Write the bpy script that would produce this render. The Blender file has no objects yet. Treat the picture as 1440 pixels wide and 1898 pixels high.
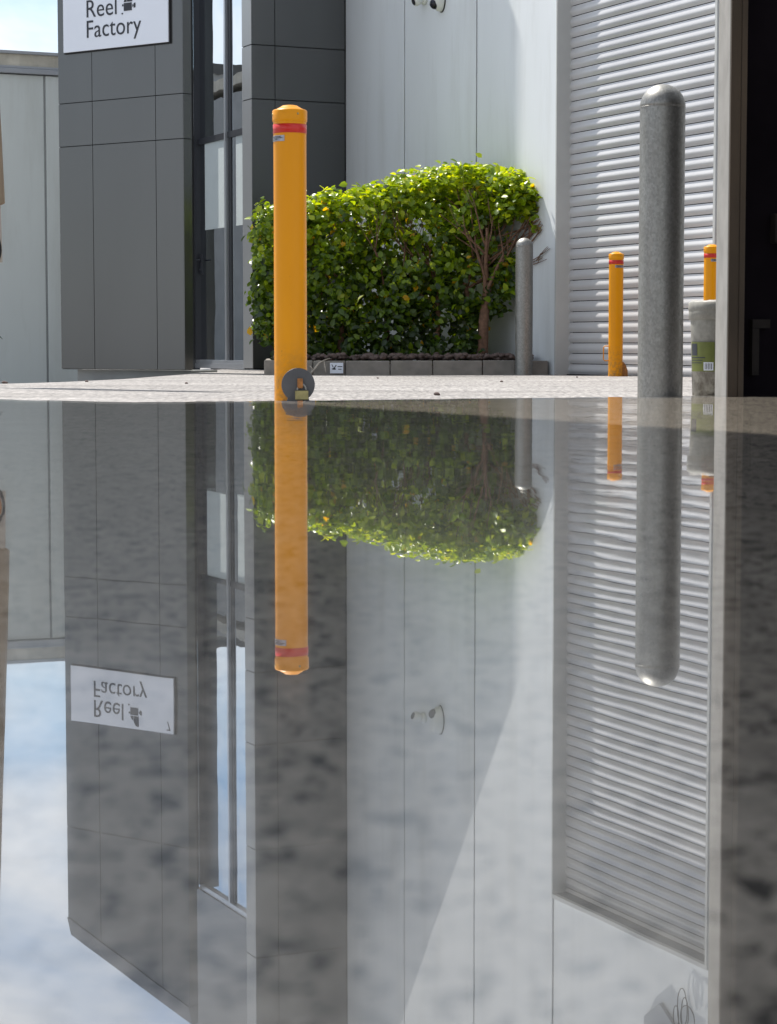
import bpy, bmesh, math, random
from mathutils import Vector, Matrix, noise as mnoise
R = math.radians
scene = bpy.context.scene
COL = scene.collection

# ------------------------------------------------------------------ camera, sky, sun, exposure
CAM_H = 0.164
FPX = 4000.0                                   # focal length in pixels of the 1440 x 1898 picture
PITCH = math.atan(308.0 / FPX)
cam_data = bpy.data.cameras.new("camera")
cam = bpy.data.objects.new("camera", cam_data); COL.objects.link(cam)
cam.location = (0, 0, CAM_H)
cam.rotation_euler = (R(90) - PITCH, 0, 0)
cam_data.sensor_fit = 'VERTICAL'
cam_data.sensor_height = 36.0
cam_data.lens = FPX / 1898.0 * 36.0
cam_data.clip_start = 0.05
cam_data.clip_end = 2000
cam_data.dof.use_dof = True
cam_data.dof.focus_distance = 13.0
cam_data.dof.aperture_fstop = 16.0
scene.camera = cam

SUN_EL = R(56.0)
SUN_H = Vector((-0.646, 0.763, 0)).normalized()     # horizontal direction towards the sun
sun_data = bpy.data.lights.new("sun", 'SUN')
sun_data.energy = 4.6
sun_data.angle = R(0.5)
sun_data.color = (1.0, 0.95, 0.88)
sun = bpy.data.objects.new("sun", sun_data); COL.objects.link(sun)
to_sun = Vector((SUN_H.x * math.cos(SUN_EL), SUN_H.y * math.cos(SUN_EL), math.sin(SUN_EL)))
sun.rotation_euler = to_sun.to_track_quat('Z', 'Y').to_euler()
sun.location = (-20, 24, 40)

world = bpy.data.worlds.new("World"); scene.world = world
world.use_nodes = True
wn = world.node_tree; wn.nodes.clear()
def wnode(t, **k):
    n = wn.nodes.new(t)
    for a, b in k.items(): setattr(n, a, b)
    return n
w_out = wnode('ShaderNodeOutputWorld'); w_bg = wnode('ShaderNodeBackground')
w_sky = wnode('ShaderNodeTexSky', sky_type='NISHITA', sun_disc=False)
w_sky.sun_elevation = SUN_EL
w_sky.sun_rotation = math.atan2(SUN_H.x, SUN_H.y)
w_sky.air_density = 1.0; w_sky.dust_density = 0.25; w_sky.ozone_density = 1.0
w_tc = wnode('ShaderNodeTexCoord'); w_map = wnode('ShaderNodeMapping')
w_map.inputs['Scale'].default_value = (1.0, 1.0, 1.8)
w_map.inputs['Location'].default_value = (0.2, 0.7, 0.55)
w_n = wnode('ShaderNodeTexNoise'); w_n.inputs['Scale'].default_value = 4.2
w_n.inputs['Detail'].default_value = 7; w_n.inputs['Roughness'].default_value = 0.55
w_n.inputs['Distortion'].default_value = 0.25
w_r = wnode('ShaderNodeValToRGB')
w_r.color_ramp.elements[0].position = 0.41; w_r.color_ramp.elements[1].position = 0.59
w_mix = wnode('ShaderNodeMix', data_type='RGBA')
w_mix.inputs[7].default_value = (8.4, 8.7, 9.1, 1)
L_ = wn.links.new
L_(w_tc.outputs['Generated'], w_map.inputs['Vector']); L_(w_map.outputs[0], w_n.inputs['Vector'])
L_(w_n.outputs['Fac'], w_r.inputs['Fac']); L_(w_r.outputs['Color'], w_mix.inputs[0])
L_(w_sky.outputs[0], w_mix.inputs[6]); L_(w_mix.outputs[2], w_bg.inputs['Color'])
w_bg.inputs['Strength'].default_value = 0.095
L_(w_bg.outputs[0], w_out.inputs[0])

scene.view_settings.view_transform = 'Standard'
scene.view_settings.look = 'None'
scene.view_settings.exposure = 0.60
scene.view_settings.gamma = 1.0
scene.render.engine = 'CYCLES'
scene.cycles.max_bounces = 10
scene.cycles.transparent_max_bounces = 12
scene.cycles.glossy_bounces = 6

# ------------------------------------------------------------------ helpers
def ray(x, y):
    F = Vector((0, math.cos(PITCH), -math.sin(PITCH))); U = Vector((0, math.sin(PITCH), math.cos(PITCH)))
    return F + Vector((1, 0, 0)) * ((x - 720) / FPX) + U * ((949 - y) / FPX)
def at(x, y, D):
    """world point seen at photo pixel x, y when it stands D metres ahead"""
    d = ray(x, y); s = D / d.y
    return Vector((d.x * s, D, CAM_H + d.z * s))
def ground_z(x, y):
    z = -0.030 - 0.0053 * (y - 8.0)
    z = max(z, -0.085)
    if y < 8: z = -0.024 - 0.006 * max(0, y - 7)
    left = max(0.0, -1.75 - x) * 0.085 * min(1.0, max(0.0, (y - 11) / 9.0))
    return z - min(left, 0.25)

def tag(o, label=None, cat=None, group=None, kind=None):
    if label: o["label"] = label
    if cat: o["category"] = cat
    if group: o["group"] = group
    if kind: o["kind"] = kind
    return o
def empty(name, loc, label, cat, group=None):
    o = bpy.data.objects.new(name, None); COL.objects.link(o); o.location = loc
    bpy.context.view_layer.update()
    return tag(o, label, cat, group)
class Frame:
    """wall-aligned frame: u along the wall, n out of it, z up"""
    def __init__(s, o, u, n): s.o = Vector((o[0], o[1], 0)); s.u = Vector((u[0], u[1], 0)).normalized(); s.n = Vector((n[0], n[1], 0)).normalized()
    def p(s, u, n, z): return s.o + s.u * u + s.n * n + Vector((0, 0, z))
WORLD = Frame((0, 0), (1, 0), (0, -1))
class MB:
    def __init__(s): s.bm = bmesh.new()
    def poly(s, pts):
        return s.bm.faces.new([s.bm.verts.new(p) for p in pts])
    def hexa(s, P):      # 8 points: 4 bottom, 4 top
        v = [s.bm.verts.new(p) for p in P]
        for f in ((0, 3, 2, 1), (4, 5, 6, 7), (0, 1, 5, 4), (1, 2, 6, 5), (2, 3, 7, 6), (3, 0, 4, 7)):
            s.bm.faces.new([v[i] for i in f])
    def box(s, fr, u0, u1, n0, n1, z0, z1, zr=None):
        """zr: top height at the u1 end when the top is raked"""
        z2 = z1 if zr is None else zr
        s.hexa([fr.p(u0, n0, z0), fr.p(u1, n0, z0), fr.p(u1, n1, z0), fr.p(u0, n1, z0),
                fr.p(u0, n0, z1), fr.p(u1, n0, z2), fr.p(u1, n1, z2), fr.p(u0, n1, z1)])
    def lathe(s, c, prof, seg=48, axis='z', smooth=True):
        rings = []
        for r, h in prof:
            if r <= 1e-6:
                rings.append([s.bm.verts.new(c + Vector((0, 0, h)))])
            else:
                rings.append([s.bm.verts.new(c + Vector((r * math.cos(a), r * math.sin(a), h))) for a in [2 * math.pi * i / seg for i in range(seg)]])
        for a, b in zip(rings, rings[1:]):
            for i in range(seg):
                j = (i + 1) % seg
                if len(a) == 1 and len(b) == 1: continue
                if len(a) == 1: f = s.bm.faces.new([a[0], b[j], b[i]][::-1])
                elif len(b) == 1: f = s.bm.faces.new([a[i], a[j], b[0]])
                else: f = s.bm.faces.new([a[i], a[j], b[j], b[i]])
                f.smooth = smooth
    def disc(s, c, r, n, thick, seg=40, arc=None, ry=None):
        """flat disc with thickness, facing direction n"""
        n = Vector(n).normalized(); ux = Vector((0, 0, 1)).cross(n).normalized() if abs(n.z) < .99 else Vector((1, 0, 0)); uz = n.cross(ux)
        ry = ry or r
        ring = [(ux * math.cos(2 * math.pi * i / seg) * r + uz * math.sin(2 * math.pi * i / seg) * ry) for i in range(seg)]
        f = [s.bm.verts.new(c + q + n * thick / 2) for q in ring]; b = [s.bm.verts.new(c + q - n * thick / 2) for q in ring]
        s.bm.faces.new(f); s.bm.faces.new(b[::-1])
        for i in range(seg): s.bm.faces.new([f[i], b[i], b[(i + 1) % seg], f[(i + 1) % seg]])
    def extrude_poly(s, pts, d):
        f = [s.bm.verts.new(p) for p in pts]; b = [s.bm.verts.new(p + d) for p in pts]
        s.bm.faces.new(f); s.bm.faces.new(b[::-1])
        k = len(pts)
        for i in range(k): s.bm.faces.new([f[i], b[i], b[(i + 1) % k], f[(i + 1) % k]])
    def tube(s, pts, rad, seg=8):
        rings = []
        for i, p in enumerate(pts):
            t = (pts[min(i + 1, len(pts) - 1)] - pts[max(i - 1, 0)]).normalized()
            a = t.orthogonal().normalized() if i == 0 else (rings_a - t * rings_a.dot(t)).normalized()
            rings_a = a; b = t.cross(a)
            r = rad[i] if isinstance(rad, (list, tuple)) else rad
            rings.append([s.bm.verts.new(p + (a * math.cos(2 * math.pi * k / seg) + b * math.sin(2 * math.pi * k / seg)) * r) for k in range(seg)])
        for x, y in zip(rings, rings[1:]):
            for k in range(seg):
                f = s.bm.faces.new([x[k], x[(k + 1) % seg], y[(k + 1) % seg], y[k]]); f.smooth = True
        s.bm.faces.new(rings[0][::-1]); s.bm.faces.new(rings[-1])
    def build(s, name, m, parent=None, bevel=0, recalc=True):
        if recalc: bmesh.ops.recalc_face_normals(s.bm, faces=s.bm.faces)
        me = bpy.data.meshes.new(name); s.bm.to_mesh(me); s.bm.free()
        o = bpy.data.objects.new(name, me); COL.objects.link(o)
        if m: me.materials.append(m)
        if parent:
            o.parent = parent; o.matrix_parent_inverse = parent.matrix_world.inverted() if parent.type == 'EMPTY' else Matrix.Identity(4)
            if parent.type != 'EMPTY': o.matrix_parent_inverse = Matrix.Identity(4)
        if bevel:
            b = o.modifiers.new("bevel", 'BEVEL'); b.width = bevel; b.segments = 2; b.limit_method = 'ANGLE'; b.harden_normals = False
        return o
def copy_thing(root, offset, label):
    """copy a thing with its parts and their sub-parts"""
    def rec(o, parent):
        c = o.copy(); COL.objects.link(c)
        if parent:
            c.parent = parent; c.matrix_parent_inverse = o.matrix_parent_inverse.copy()
        for ch in list(o.children): rec(ch, c)
        return c
    c = rec(root, None)
    c.location = Vector(root.location) + Vector(offset)
    c["label"] = label
    return c

# ------------------------------------------------------------------ materials
class NT:
    def __init__(s, name):
        s.m = bpy.data.materials.new(name); s.m.use_nodes = True; s.t = s.m.node_tree; s.t.nodes.clear()
        s.out = s.n('ShaderNodeOutputMaterial')
    def n(s, t, **k):
        x = s.t.nodes.new(t)
        for a, b in k.items(): setattr(x, a, b)
        return x
    def l(s, a, b): s.t.links.new(a, b)
    def coords(s, scale=(1, 1, 1), rot=0):
        g = s.n('ShaderNodeNewGeometry'); mp = s.n('ShaderNodeMapping'); mp.inputs['Scale'].default_value = scale
        mp.inputs['Rotation'].default_value = (0, 0, rot)
        s.l(g.outputs['Position'], mp.inputs['Vector']); return mp.outputs[0]
    def noise(s, co, scale, detail=4, rough=0.55, dist=0):
        x = s.n('ShaderNodeTexNoise'); x.inputs['Scale'].default_value = scale; x.inputs['Detail'].default_value = detail
        x.inputs['Roughness'].default_value = rough; x.inputs['Distortion'].default_value = dist
        s.l(co, x.inputs['Vector']); return x.outputs['Fac']
    def ramp(s, fac, stops):
        r = s.n('ShaderNodeValToRGB'); e = r.color_ramp.elements
        while len(e) < len(stops): e.new(0.5)
        for i, (p, c) in enumerate(stops):
            e[i].position = p; e[i].color = (c, c, c, 1) if isinstance(c, (int, float)) else (*c, 1)
        s.l(fac, r.inputs['Fac']); return r.outputs['Color']
    def mix(s, fac, a, b, mode='MIX'):
        x = s.n('ShaderNodeMix', data_type='RGBA', blend_type=mode)
        for v, i in ((fac, 0), (a, 6), (b, 7)):
            if isinstance(v, bpy.types.NodeSocket): s.l(v, x.inputs[i])
            elif i == 0: x.inputs[0].default_value = v
            else: x.inputs[i].default_value = (*v, 1)
        return x.outputs[2]
    def math(s, op, a, b=0.0):
        x = s.n('ShaderNodeMath', operation=op)
        for v, i in ((a, 0), (b, 1)):
            if isinstance(v, bpy.types.NodeSocket): s.l(v, x.inputs[i])
            else: x.inputs[i].default_value = v
        return x.outputs[0]
    def bsdf(s, color, rough=0.6, metal=0.0, bump=None, bdist=0.002, bstr=0.5, spec=None, coat=0):
        b = s.n('ShaderNodeBsdfPrincipled')
        for v, k in ((color, 'Base Color'), (rough, 'Roughness'), (metal, 'Metallic')):
            if isinstance(v, bpy.types.NodeSocket): s.l(v, b.inputs[k])
            else: b.inputs[k].default_value = (*v, 1) if k == 'Base Color' else v
        if spec is not None: b.inputs['Specular IOR Level'].default_value = spec
        if coat: b.inputs['Coat Weight'].default_value = coat; b.inputs['Coat Roughness'].default_value = 0.08
        if bump is not None:
            x = s.n('ShaderNodeBump'); x.inputs['Strength'].default_value = bstr; x.inputs['Distance'].default_value = bdist
            s.l(bump, x.inputs['Height']); s.l(x.outputs[0], b.inputs['Normal'])
        s.l(b.outputs[0], s.out.inputs[0]); return b
def scl(c, k): return tuple(min(1, v * k) for v in c)
def paint(name, c, rough=0.5, var=0.12, scale=1.5, metal=0, streak=False, grime=0.0, bump=True, spec=None, coat=0, fine=30):
    t = NT(name); co = t.coords((1, 1, 0.25) if streak else (1, 1, 1))
    a = t.ramp(t.noise(co, scale, 5), [(0.3, scl(c, 1 - var)), (0.7, scl(c, 1 + var))])
    if grime:
        co2 = t.coords((1.6, 1.6, 0.22))
        g = t.ramp(t.noise(co2, 2.2, 6, 0.65), [(0.5, 0.0), (0.78, 1.0)])
        gm = t.math('MULTIPLY', g, grime)
        a = t.mix(gm, a, (0.22, 0.21, 0.15))
    f = t.noise(t.coords(), fine, 3)
    t.bsdf(a, rough, metal, f if bump else None, 0.001, 0.25, spec, coat)
    return t.m

M = {}
M['clad'] = paint('dark_cladding', (0.115, 0.118, 0.12), 0.24, 0.07, 0.8, metal=0.6, streak=True, bump=False, coat=0.15)
M['clad_lit'] = paint('lit_cladding_return', (0.30, 0.31, 0.32), 0.4, 0.05, 0.8, metal=0.2, bump=False)  # lighter cladding copy, paints the column's lit left side
M['gap'] = paint('black_joint', (0.012, 0.012, 0.014), 0.8, bump=False)
M['wall'] = paint('light_painted_concrete', (0.74, 0.775, 0.80), 0.55, 0.05, 0.9, streak=True, grime=0.20)
M['wall_joint'] = paint('wall_joint', (0.10, 0.11, 0.12), 0.7, bump=False)
M['old_wall'] = paint('weathered_white_wall', (0.60, 0.635, 0.62), 0.7, 0.08, 0.8, streak=True, grime=0.22)
M['stained'] = paint('stained_parapet', (0.52, 0.49, 0.42), 0.8, 0.22, 5, grime=0.5)
M['gutter'] = paint('grey_gutter', (0.34, 0.36, 0.39), 0.45, 0.06)
M['plinth'] = paint('concrete_plinth', (0.33, 0.34, 0.34), 0.8, 0.1, 4)
M['alu'] = paint('aluminium', (0.52, 0.54, 0.58), 0.32, 0.04, 3, metal=0.7, bump=False)
M['alu_dark'] = paint('dark_frame', (0.035, 0.037, 0.045), 0.4, 0.05, bump=False)
M['blind'] = paint('pale_blind', (0.62, 0.68, 0.68), 0.6, 0.03, 4, bump=False)
M['interior'] = paint('dark_interior', (0.03, 0.034, 0.045), 0.8, bump=False)
M['sign'] = paint('white_sign_board', (0.78, 0.82, 0.90), 0.35, 0.02, 2, bump=False)
M['ink'] = paint('dark_lettering', (0.02, 0.024, 0.035), 0.5, 0.02, bump=False)
M['white'] = paint('white_plastic', (0.70, 0.72, 0.70), 0.35, 0.05, 8, bump=False)
M['black_glass'] = paint('black_dome', (0.004, 0.005, 0.012), 0.06, 0.02, bump=False)
M['frame_grey'] = paint('grey_door_frame', (0.50, 0.51, 0.50), 0.5, 0.06, 3)
M['yellow'] = paint('yellow_powder_coat', (0.76, 0.295, 0.0), 0.36, 0.05, 3, coat=0.0, grime=0.08, fine=180, spec=0.25)
def yellow_mat():
    t = NT('yellow_powder_coat')
    a = t.ramp(t.noise(t.coords((1, 1, 0.3)), 4, 5), [(0.3, (0.70, 0.265, 0.0)), (0.7, (0.79, 0.315, 0.0))])
    sc = t.ramp(t.noise(t.coords((1, 1, 0.35)), 55, 5, 0.75), [(0.66, 0.0), (0.72, 0.55)])
    a = t.mix(sc, a, (0.30, 0.13, 0.02))
    g = t.n('ShaderNodeNewGeometry'); sx = t.n('ShaderNodeSeparateXYZ'); t.l(g.outputs['Position'], sx.inputs[0])
    h = t.n('ShaderNodeMapRange'); h.inputs['From Min'].default_value = -0.06; h.inputs['From Max'].default_value = 0.18; h.inputs['To Min'].default_value = 0.8; h.inputs['To Max'].default_value = 0.0
    t.l(sx.outputs['Z'], h.inputs['Value'])
    k = t.math('MULTIPLY', h.outputs[0], t.ramp(t.noise(t.coords(), 35, 5, 0.7), [(0.42, 0.0), (0.65, 1.0)]))
    a = t.mix(k, a, (0.20, 0.13, 0.06))
    t.bsdf(a, 0.36, 0, t.noise(t.coords(), 180, 3), 0.001, 0.2, 0.25); return t.m
M['yellow'] = yellow_mat()
M['red'] = paint('red_reflective_band', (0.55, 0.015, 0.008), 0.3, 0.06, 8, bump=False)
M['tin'] = paint('printed_metal_label', (0.30, 0.30, 0.34), 0.35, 0.3, 60, metal=0.5, bump=False)
M['steel_dark'] = paint('dark_steel', (0.085, 0.085, 0.09), 0.5, 0.1, 20, metal=0.4)
M['brass'] = paint('tarnished_brass', (0.30, 0.26, 0.12), 0.4, 0.2, 40, metal=0.7)
M['rust'] = paint('rusty_tongue', (0.32, 0.13, 0.03), 0.7, 0.4, 60)
M['jamb'] = paint('concrete_jamb', (0.235, 0.23, 0.22), 0.9, 0.16, 9, grime=0.3)
M['timber'] = paint('brown_timber', (0.035, 0.024, 0.015), 0.95, 0.35, 6, streak=True)
M['unlit_black'] = paint('unlit_black', (0.004, 0.003, 0.004), 1.0, 0.4, 4, spec=0.04)  # near black colour stands in for the unlit interior
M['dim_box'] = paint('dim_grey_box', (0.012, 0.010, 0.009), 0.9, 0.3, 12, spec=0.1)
M['bark'] = paint('bark', (0.17, 0.095, 0.06), 0.9, 0.4, 30)
M['soil'] = paint('soil', (0.035, 0.027, 0.02), 0.95, 0.4, 20)
M['kerb'] = paint('kerb_concrete', (0.24, 0.22, 0.195), 0.9, 0.18, 10, grime=0.3)
M['shade_canopy_grey'] = paint('shade_canopy_paint', (0.10, 0.10, 0.10), 0.8, 0.1, 1)
M['brown_cloth'] = paint('brown_canvas', (0.25, 0.19, 0.13), 0.9, 0.2, 8, streak=True)
M['board'] = paint('beige_board', (0.42, 0.37, 0.32), 0.8, 0.12, 8)
M['dead_leaf'] = paint('dead_leaf', (0.35, 0.17, 0.06), 0.7, 0.3, 60)
M['wet_leaf'] = paint('wet_dark_leaf', (0.05, 0.035, 0.03), 0.5, 0.3, 60)
M['twig'] = paint('pale_twig', (0.45, 0.40, 0.33), 0.8, 0.2, 60)
M['palm'] = paint('dark_blade_leaf', (0.02, 0.035, 0.02), 0.6, 0.3, 60)

def shutter_mat():
    t = NT('shutter_paint'); co = t.coords((1, 1, 1))
    a = t.ramp(t.noise(co, 1.4, 5), [(0.3, (0.52, 0.52, 0.53)), (0.7, (0.61, 0.61, 0.61))])
    d = t.ramp(t.noise(t.coords((3, 3, 14)), 6, 5, 0.7), [(0.66, 0.0), (0.80, 0.35)])
    a = t.mix(d, a, (0.35, 0.33, 0.30))
    t.bsdf(a, 0.33, 0.15); return t.m
M['shutter'] = shutter_mat()

def galv(name):
    t = NT(name)
    v = t.n('ShaderNodeTexVoronoi', feature='F1'); v.inputs['Scale'].default_value = 140
    t.l(t.coords((1, 1, 0.7)), v.inputs['Vector'])
    sp = t.ramp(v.outputs['Color'], [(0.2, (0.25, 0.25, 0.24)), (0.8, (0.33, 0.33, 0.315))])
    st = t.ramp(t.noise(t.coords((6, 6, 0.8)), 4, 5, 0.6), [(0.35, 0.0), (0.75, 0.55)])
    a = t.mix(st, sp, (0.20, 0.19, 0.17))
    wh = t.ramp(t.noise(t.coords((1, 1, 1)), 130, 3, 0.7), [(0.62, 0.0), (0.75, 0.6)])
    a = t.mix(wh, a, (0.45, 0.46, 0.44))
    rr = t.ramp(t.noise(t.coords(), 60, 4), [(0.3, 0.42), (0.7, 0.6)])
    t.bsdf(a, rr, 0.8, t.noise(t.coords(), 90, 3), 0.001, 0.35); return t.m
M['galv'] = galv('galvanised_steel')

def ground_mat():
    t = NT('sunlit_aggregate_paving'); co = t.coords()
    base = t.ramp(t.noise(t.coords((0.4, 1, 1)), 0.9, 5), [(0.3, (0.23, 0.215, 0.205)), (0.7, (0.31, 0.295, 0.285))])
    v = t.n('ShaderNodeTexVoronoi', feature='F1'); v.inputs['Scale'].default_value = 70; t.l(t.coords((1, 0.5, 1)), v.inputs['Vector'])
    peb = t.ramp(v.outputs['Color'], [(0.0, 0.45), (0.3, 0.85), (0.8, 1.25)])
    a = t.mix(1.0, base, peb, 'MULTIPLY')
    gr = t.ramp(t.noise(t.coords((1, 0.10, 1)), 55, 4, 0.75), [(0.36, 0.50), (0.50, 1.0), (0.66, 1.45)])
    a = t.mix(1.0, a, gr, 'MULTIPLY')
    cr = t.ramp(t.noise(t.coords((0.25, 1, 1)), 1.7, 5, 0.6), [(0.40, 0.80), (0.6, 1.12)])
    a = t.mix(1.0, a, cr, 'MULTIPLY')
    dk = t.ramp(t.noise(t.coords((1, 0.12, 1)), 34, 3, 0.7), [(0.60, 0.0), (0.68, 0.75)])
    a = t.mix(dk, a, (0.10, 0.09, 0.085))
    t.bsdf(a, 0.6, 0, v.outputs['Distance'], 0.003, 0.35, 0.5); return t.m
M['ground'] = ground_mat()

def slab_mat():
    t = NT('stained_concrete_floor')
    base = t.ramp(t.noise(t.coords(), 3.5, 6, 0.6), [(0.3, (0.49, 0.425, 0.355)), (0.7, (0.64, 0.565, 0.48))])
    gr = t.ramp(t.noise(t.coords((1, 0.6, 1)), 60, 4, 0.7), [(0.35, 0.72), (0.65, 1.2)])
    a = t.mix(1.0, base, gr, 'MULTIPLY')
    sp = t.ramp(t.noise(t.coords((1, 0.7, 1)), 72, 2.5, 0.5, 0.5), [(0.575, 0.0), (0.63, 0.86)])
    sp2 = t.ramp(t.noise(t.coords((1, 0.8, 1)), 135, 2, 0.5, 0.3), [(0.60, 0.0), (0.66, 0.9)])
    sp = t.math('MAXIMUM', sp, sp2)
    a = t.mix(sp, a, (0.015, 0.014, 0.014))
    t.bsdf(a, 0.85, 0, gr, 0.002, 0.4); return t.m
M['slab'] = slab_mat()

def water_mat():
    t = NT('still_water')
    def slopes(scale, sy, amp, detail=2):
        n = t.n('ShaderNodeTexNoise'); n.inputs['Scale'].default_value = scale; n.inputs['Detail'].default_value = detail
        t.l(t.coords((1, sy, 1)), n.inputs['Vector'])
        s = t.n('ShaderNodeVectorMath', operation='SUBTRACT'); s.inputs[1].default_value = (0.5, 0.5, 0.5); t.l(n.outputs['Color'], s.inputs[0])
        m = t.n('ShaderNodeVectorMath', operation='MULTIPLY'); m.inputs[1].default_value = (amp, amp, 0); t.l(s.outputs[0], m.inputs[0])
        return m.outputs[0]
    def add(a, b):
        x = t.n('ShaderNodeVectorMath', operation='ADD'); t.l(a, x.inputs[0]); t.l(b, x.inputs[1]); return x.outputs[0]
    def far(a):
        g_ = t.n('ShaderNodeNewGeometry'); sx = t.n('ShaderNodeSeparateXYZ'); t.l(g_.outputs['Position'], sx.inputs[0])
        h = t.n('ShaderNodeMapRange', interpolation_type='SMOOTHSTEP'); h.inputs['From Min'].default_value = 0.8; h.inputs['From Max'].default_value = 4.2; h.inputs['To Min'].default_value = 0.16
        t.l(sx.outputs['Y'], h.inputs['Value'])
        x = t.n('ShaderNodeVectorMath', operation='SCALE'); t.l(a, x.inputs[0]); t.l(h.outputs[0], x.inputs['Scale']); return x.outputs[0]
    v = add(slopes(1.1, 0.8, 0.0022), far(add(slopes(6, 1.3, 0.0065), slopes(38, 1, 0.0045, 3))))
    g = t.n('ShaderNodeCombineXYZ'); g.inputs[2].default_value = 1.0
    v = add(v, g.outputs[0]); nn = t.n('ShaderNodeVectorMath', operation='NORMALIZE'); t.l(v, nn.inputs[0])
    lw = t.n('ShaderNodeLayerWeight'); lw.inputs['Blend'].default_value = 0.5          # Facing = 1 - cos
    f = t.math('MULTIPLY', t.math('POWER', lw.outputs['Facing'], 1.85), 0.90)
    gl = t.n('ShaderNodeBsdfGlossy'); gl.inputs['Roughness'].default_value = 0.0; gl.inputs['Color'].default_value = (0.97, 0.97, 0.97, 1)
    t.l(nn.outputs[0], gl.inputs['Normal'])
    tr = t.n('ShaderNodeBsdfTransparent'); tr.inputs['Color'].default_value = (0.9, 0.9, 0.88, 1)
    mx = t.n('ShaderNodeMixShader'); t.l(f, mx.inputs[0]); g2 = t.n('ShaderNodeBsdfGlossy'); g2.inputs['Roughness'].default_value = 0.09; t.l(nn.outputs[0], g2.inputs['Normal'])
    gm = t.n('ShaderNodeMixShader'); t.l(t.ramp(t.noise(t.coords((1, 1, 1)), 5, 5, 0.6), [(0.35, 0.12), (0.7, 0.42)]), gm.inputs[0]); t.l(gl.outputs[0], gm.inputs[1]); t.l(g2.outputs[0], gm.inputs[2])
    t.l(tr.outputs[0], mx.inputs[1]); t.l(gm.outputs[0], mx.inputs[2])
    t.l(mx.outputs[0], t.out.inputs[0]); return t.m
M['water'] = water_mat()

def glass_mat():
    t = NT('tinted_window_glass')
    fr = t.n('ShaderNodeFresnel'); fr.inputs['IOR'].default_value = 1.75
    f = t.math('ADD', t.math('MULTIPLY', fr.outputs[0], 0.9), 0.16)
    gl = t.n('ShaderNodeBsdfGlossy'); gl.inputs['Roughness'].default_value = 0.0; gl.inputs['Color'].default_value = (0.74, 0.77, 0.80, 1)
    n = t.n('ShaderNodeTexNoise'); n.inputs['Scale'].default_value = 1.3; n.inputs['Detail'].default_value = 2; t.l(t.coords(), n.inputs['Vector'])
    b = t.n('ShaderNodeBump'); b.inputs['Distance'].default_value = 0.012; b.inputs['Strength'].default_value = 0.6; t.l(n.outputs['Fac'], b.inputs['Height']); t.l(b.outputs[0], gl.inputs['Normal'])
    tr = t.n('ShaderNodeBsdfTransparent'); tr.inputs['Color'].default_value = (0.72, 0.78, 0.80, 1)
    mx = t.n('ShaderNodeMixShader'); t.l(f, mx.inputs[0]); t.l(tr.outputs[0], mx.inputs[1]); t.l(gl.outputs[0], mx.inputs[2])
    t.l(mx.outputs[0], t.out.inputs[0]); return t.m
M['glass'] = glass_mat()

def leaf_mat():
    t = NT('hedge_leaf')
    a = t.n('ShaderNodeAttribute'); a.attribute_name = 'tint'
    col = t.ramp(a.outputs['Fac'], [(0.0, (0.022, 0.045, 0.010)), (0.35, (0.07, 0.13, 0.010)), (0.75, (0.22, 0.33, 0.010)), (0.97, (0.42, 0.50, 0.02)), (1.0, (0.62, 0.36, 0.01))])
    d = t.n('ShaderNodeBsdfPrincipled'); t.l(col, d.inputs['Base Color']); d.inputs['Roughness'].default_value = 0.32
    d.inputs['Specular IOR Level'].default_value = 0.55
    tl = t.n('ShaderNodeBsdfTranslucent')
    c2 = t.mix(1.0, col, (2.2, 1.9, 0.4), 'MULTIPLY'); t.l(c2, tl.inputs['Color'])
    mx = t.n('ShaderNodeMixShader'); mx.inputs[0].default_value = 0.42
    t.l(d.outputs[0], mx.inputs[1]); t.l(tl.outputs[0], mx.inputs[2]); t.l(mx.outputs[0], t.out.inputs[0]); return t.m
M['leaf'] = leaf_mat()

def pail_mat():
    t = NT('grubby_white_plastic')
    n = t.ramp(t.noise(t.coords(), 22, 6, 0.7), [(0.42, (0.36, 0.35, 0.30)), (0.56, (0.09, 0.075, 0.055))])
    g = t.n('ShaderNodeNewGeometry'); sx = t.n('ShaderNodeSeparateXYZ'); t.l(g.outputs['Position'], sx.inputs[0])
    h = t.n('ShaderNodeMapRange'); h.inputs['From Min'].default_value = 0.02; h.inputs['From Max'].default_value = 0.16; h.inputs['To Min'].default_value = 0.75; h.inputs['To Max'].default_value = 0.25
    t.l(sx.outputs['Z'], h.inputs['Value'])
    k = t.math('MULTIPLY', h.outputs[0], t.ramp(t.noise(t.coords((1, 1, 0.6)), 30, 6, 0.75), [(0.35, 0.3), (0.6, 1.3)]))
    a = t.mix(k, (0.31, 0.305, 0.275), n)
    t.bsdf(a, 0.55); return t.m
M['pail'] = pail_mat()
M['green_label'] = paint('olive_label', (0.13, 0.155, 0.02), 0.5, 0.15, 20, bump=False)
M['stone'] = paint('brown_stone', (0.12, 0.085, 0.075), 0.85, 0.35, 18)

# ------------------------------------------------------------------ ground, floor slab, water
LU = Vector((0.4205, -0.9073, 0)); LN = Vector((-0.9073, -0.4205, 0))     # light wall: along (towards camera), outward
b = MB()
xs = [-90, -50, -30, -18, -12, -9] + [-7 + 0.35 * i for i in range(41)] + [9, 12, 18, 30, 50, 90]
ys = [-60, -30, -12, -4, 2, 5, 6.0] + [6.4 + 0.3 * i for i in range(64)] + [27, 32, 45, 80, 150]
gv = {}
for i, x in enumerate(xs):
    for j, y in enumerate(ys):
        dz = mnoise.noise(Vector((x * 1.1, y * 0.9, 0))) * 0.0025
        gv[i, j] = b.bm.verts.new((x, y, ground_z(x, y) + dz))
for i in range(len(xs) - 1):
    for j in range(len(ys) - 1):
        f = b.bm.faces.new([gv[i, j], gv[i + 1, j], gv[i + 1, j + 1], gv[i, j + 1]]); f.smooth = True
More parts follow.
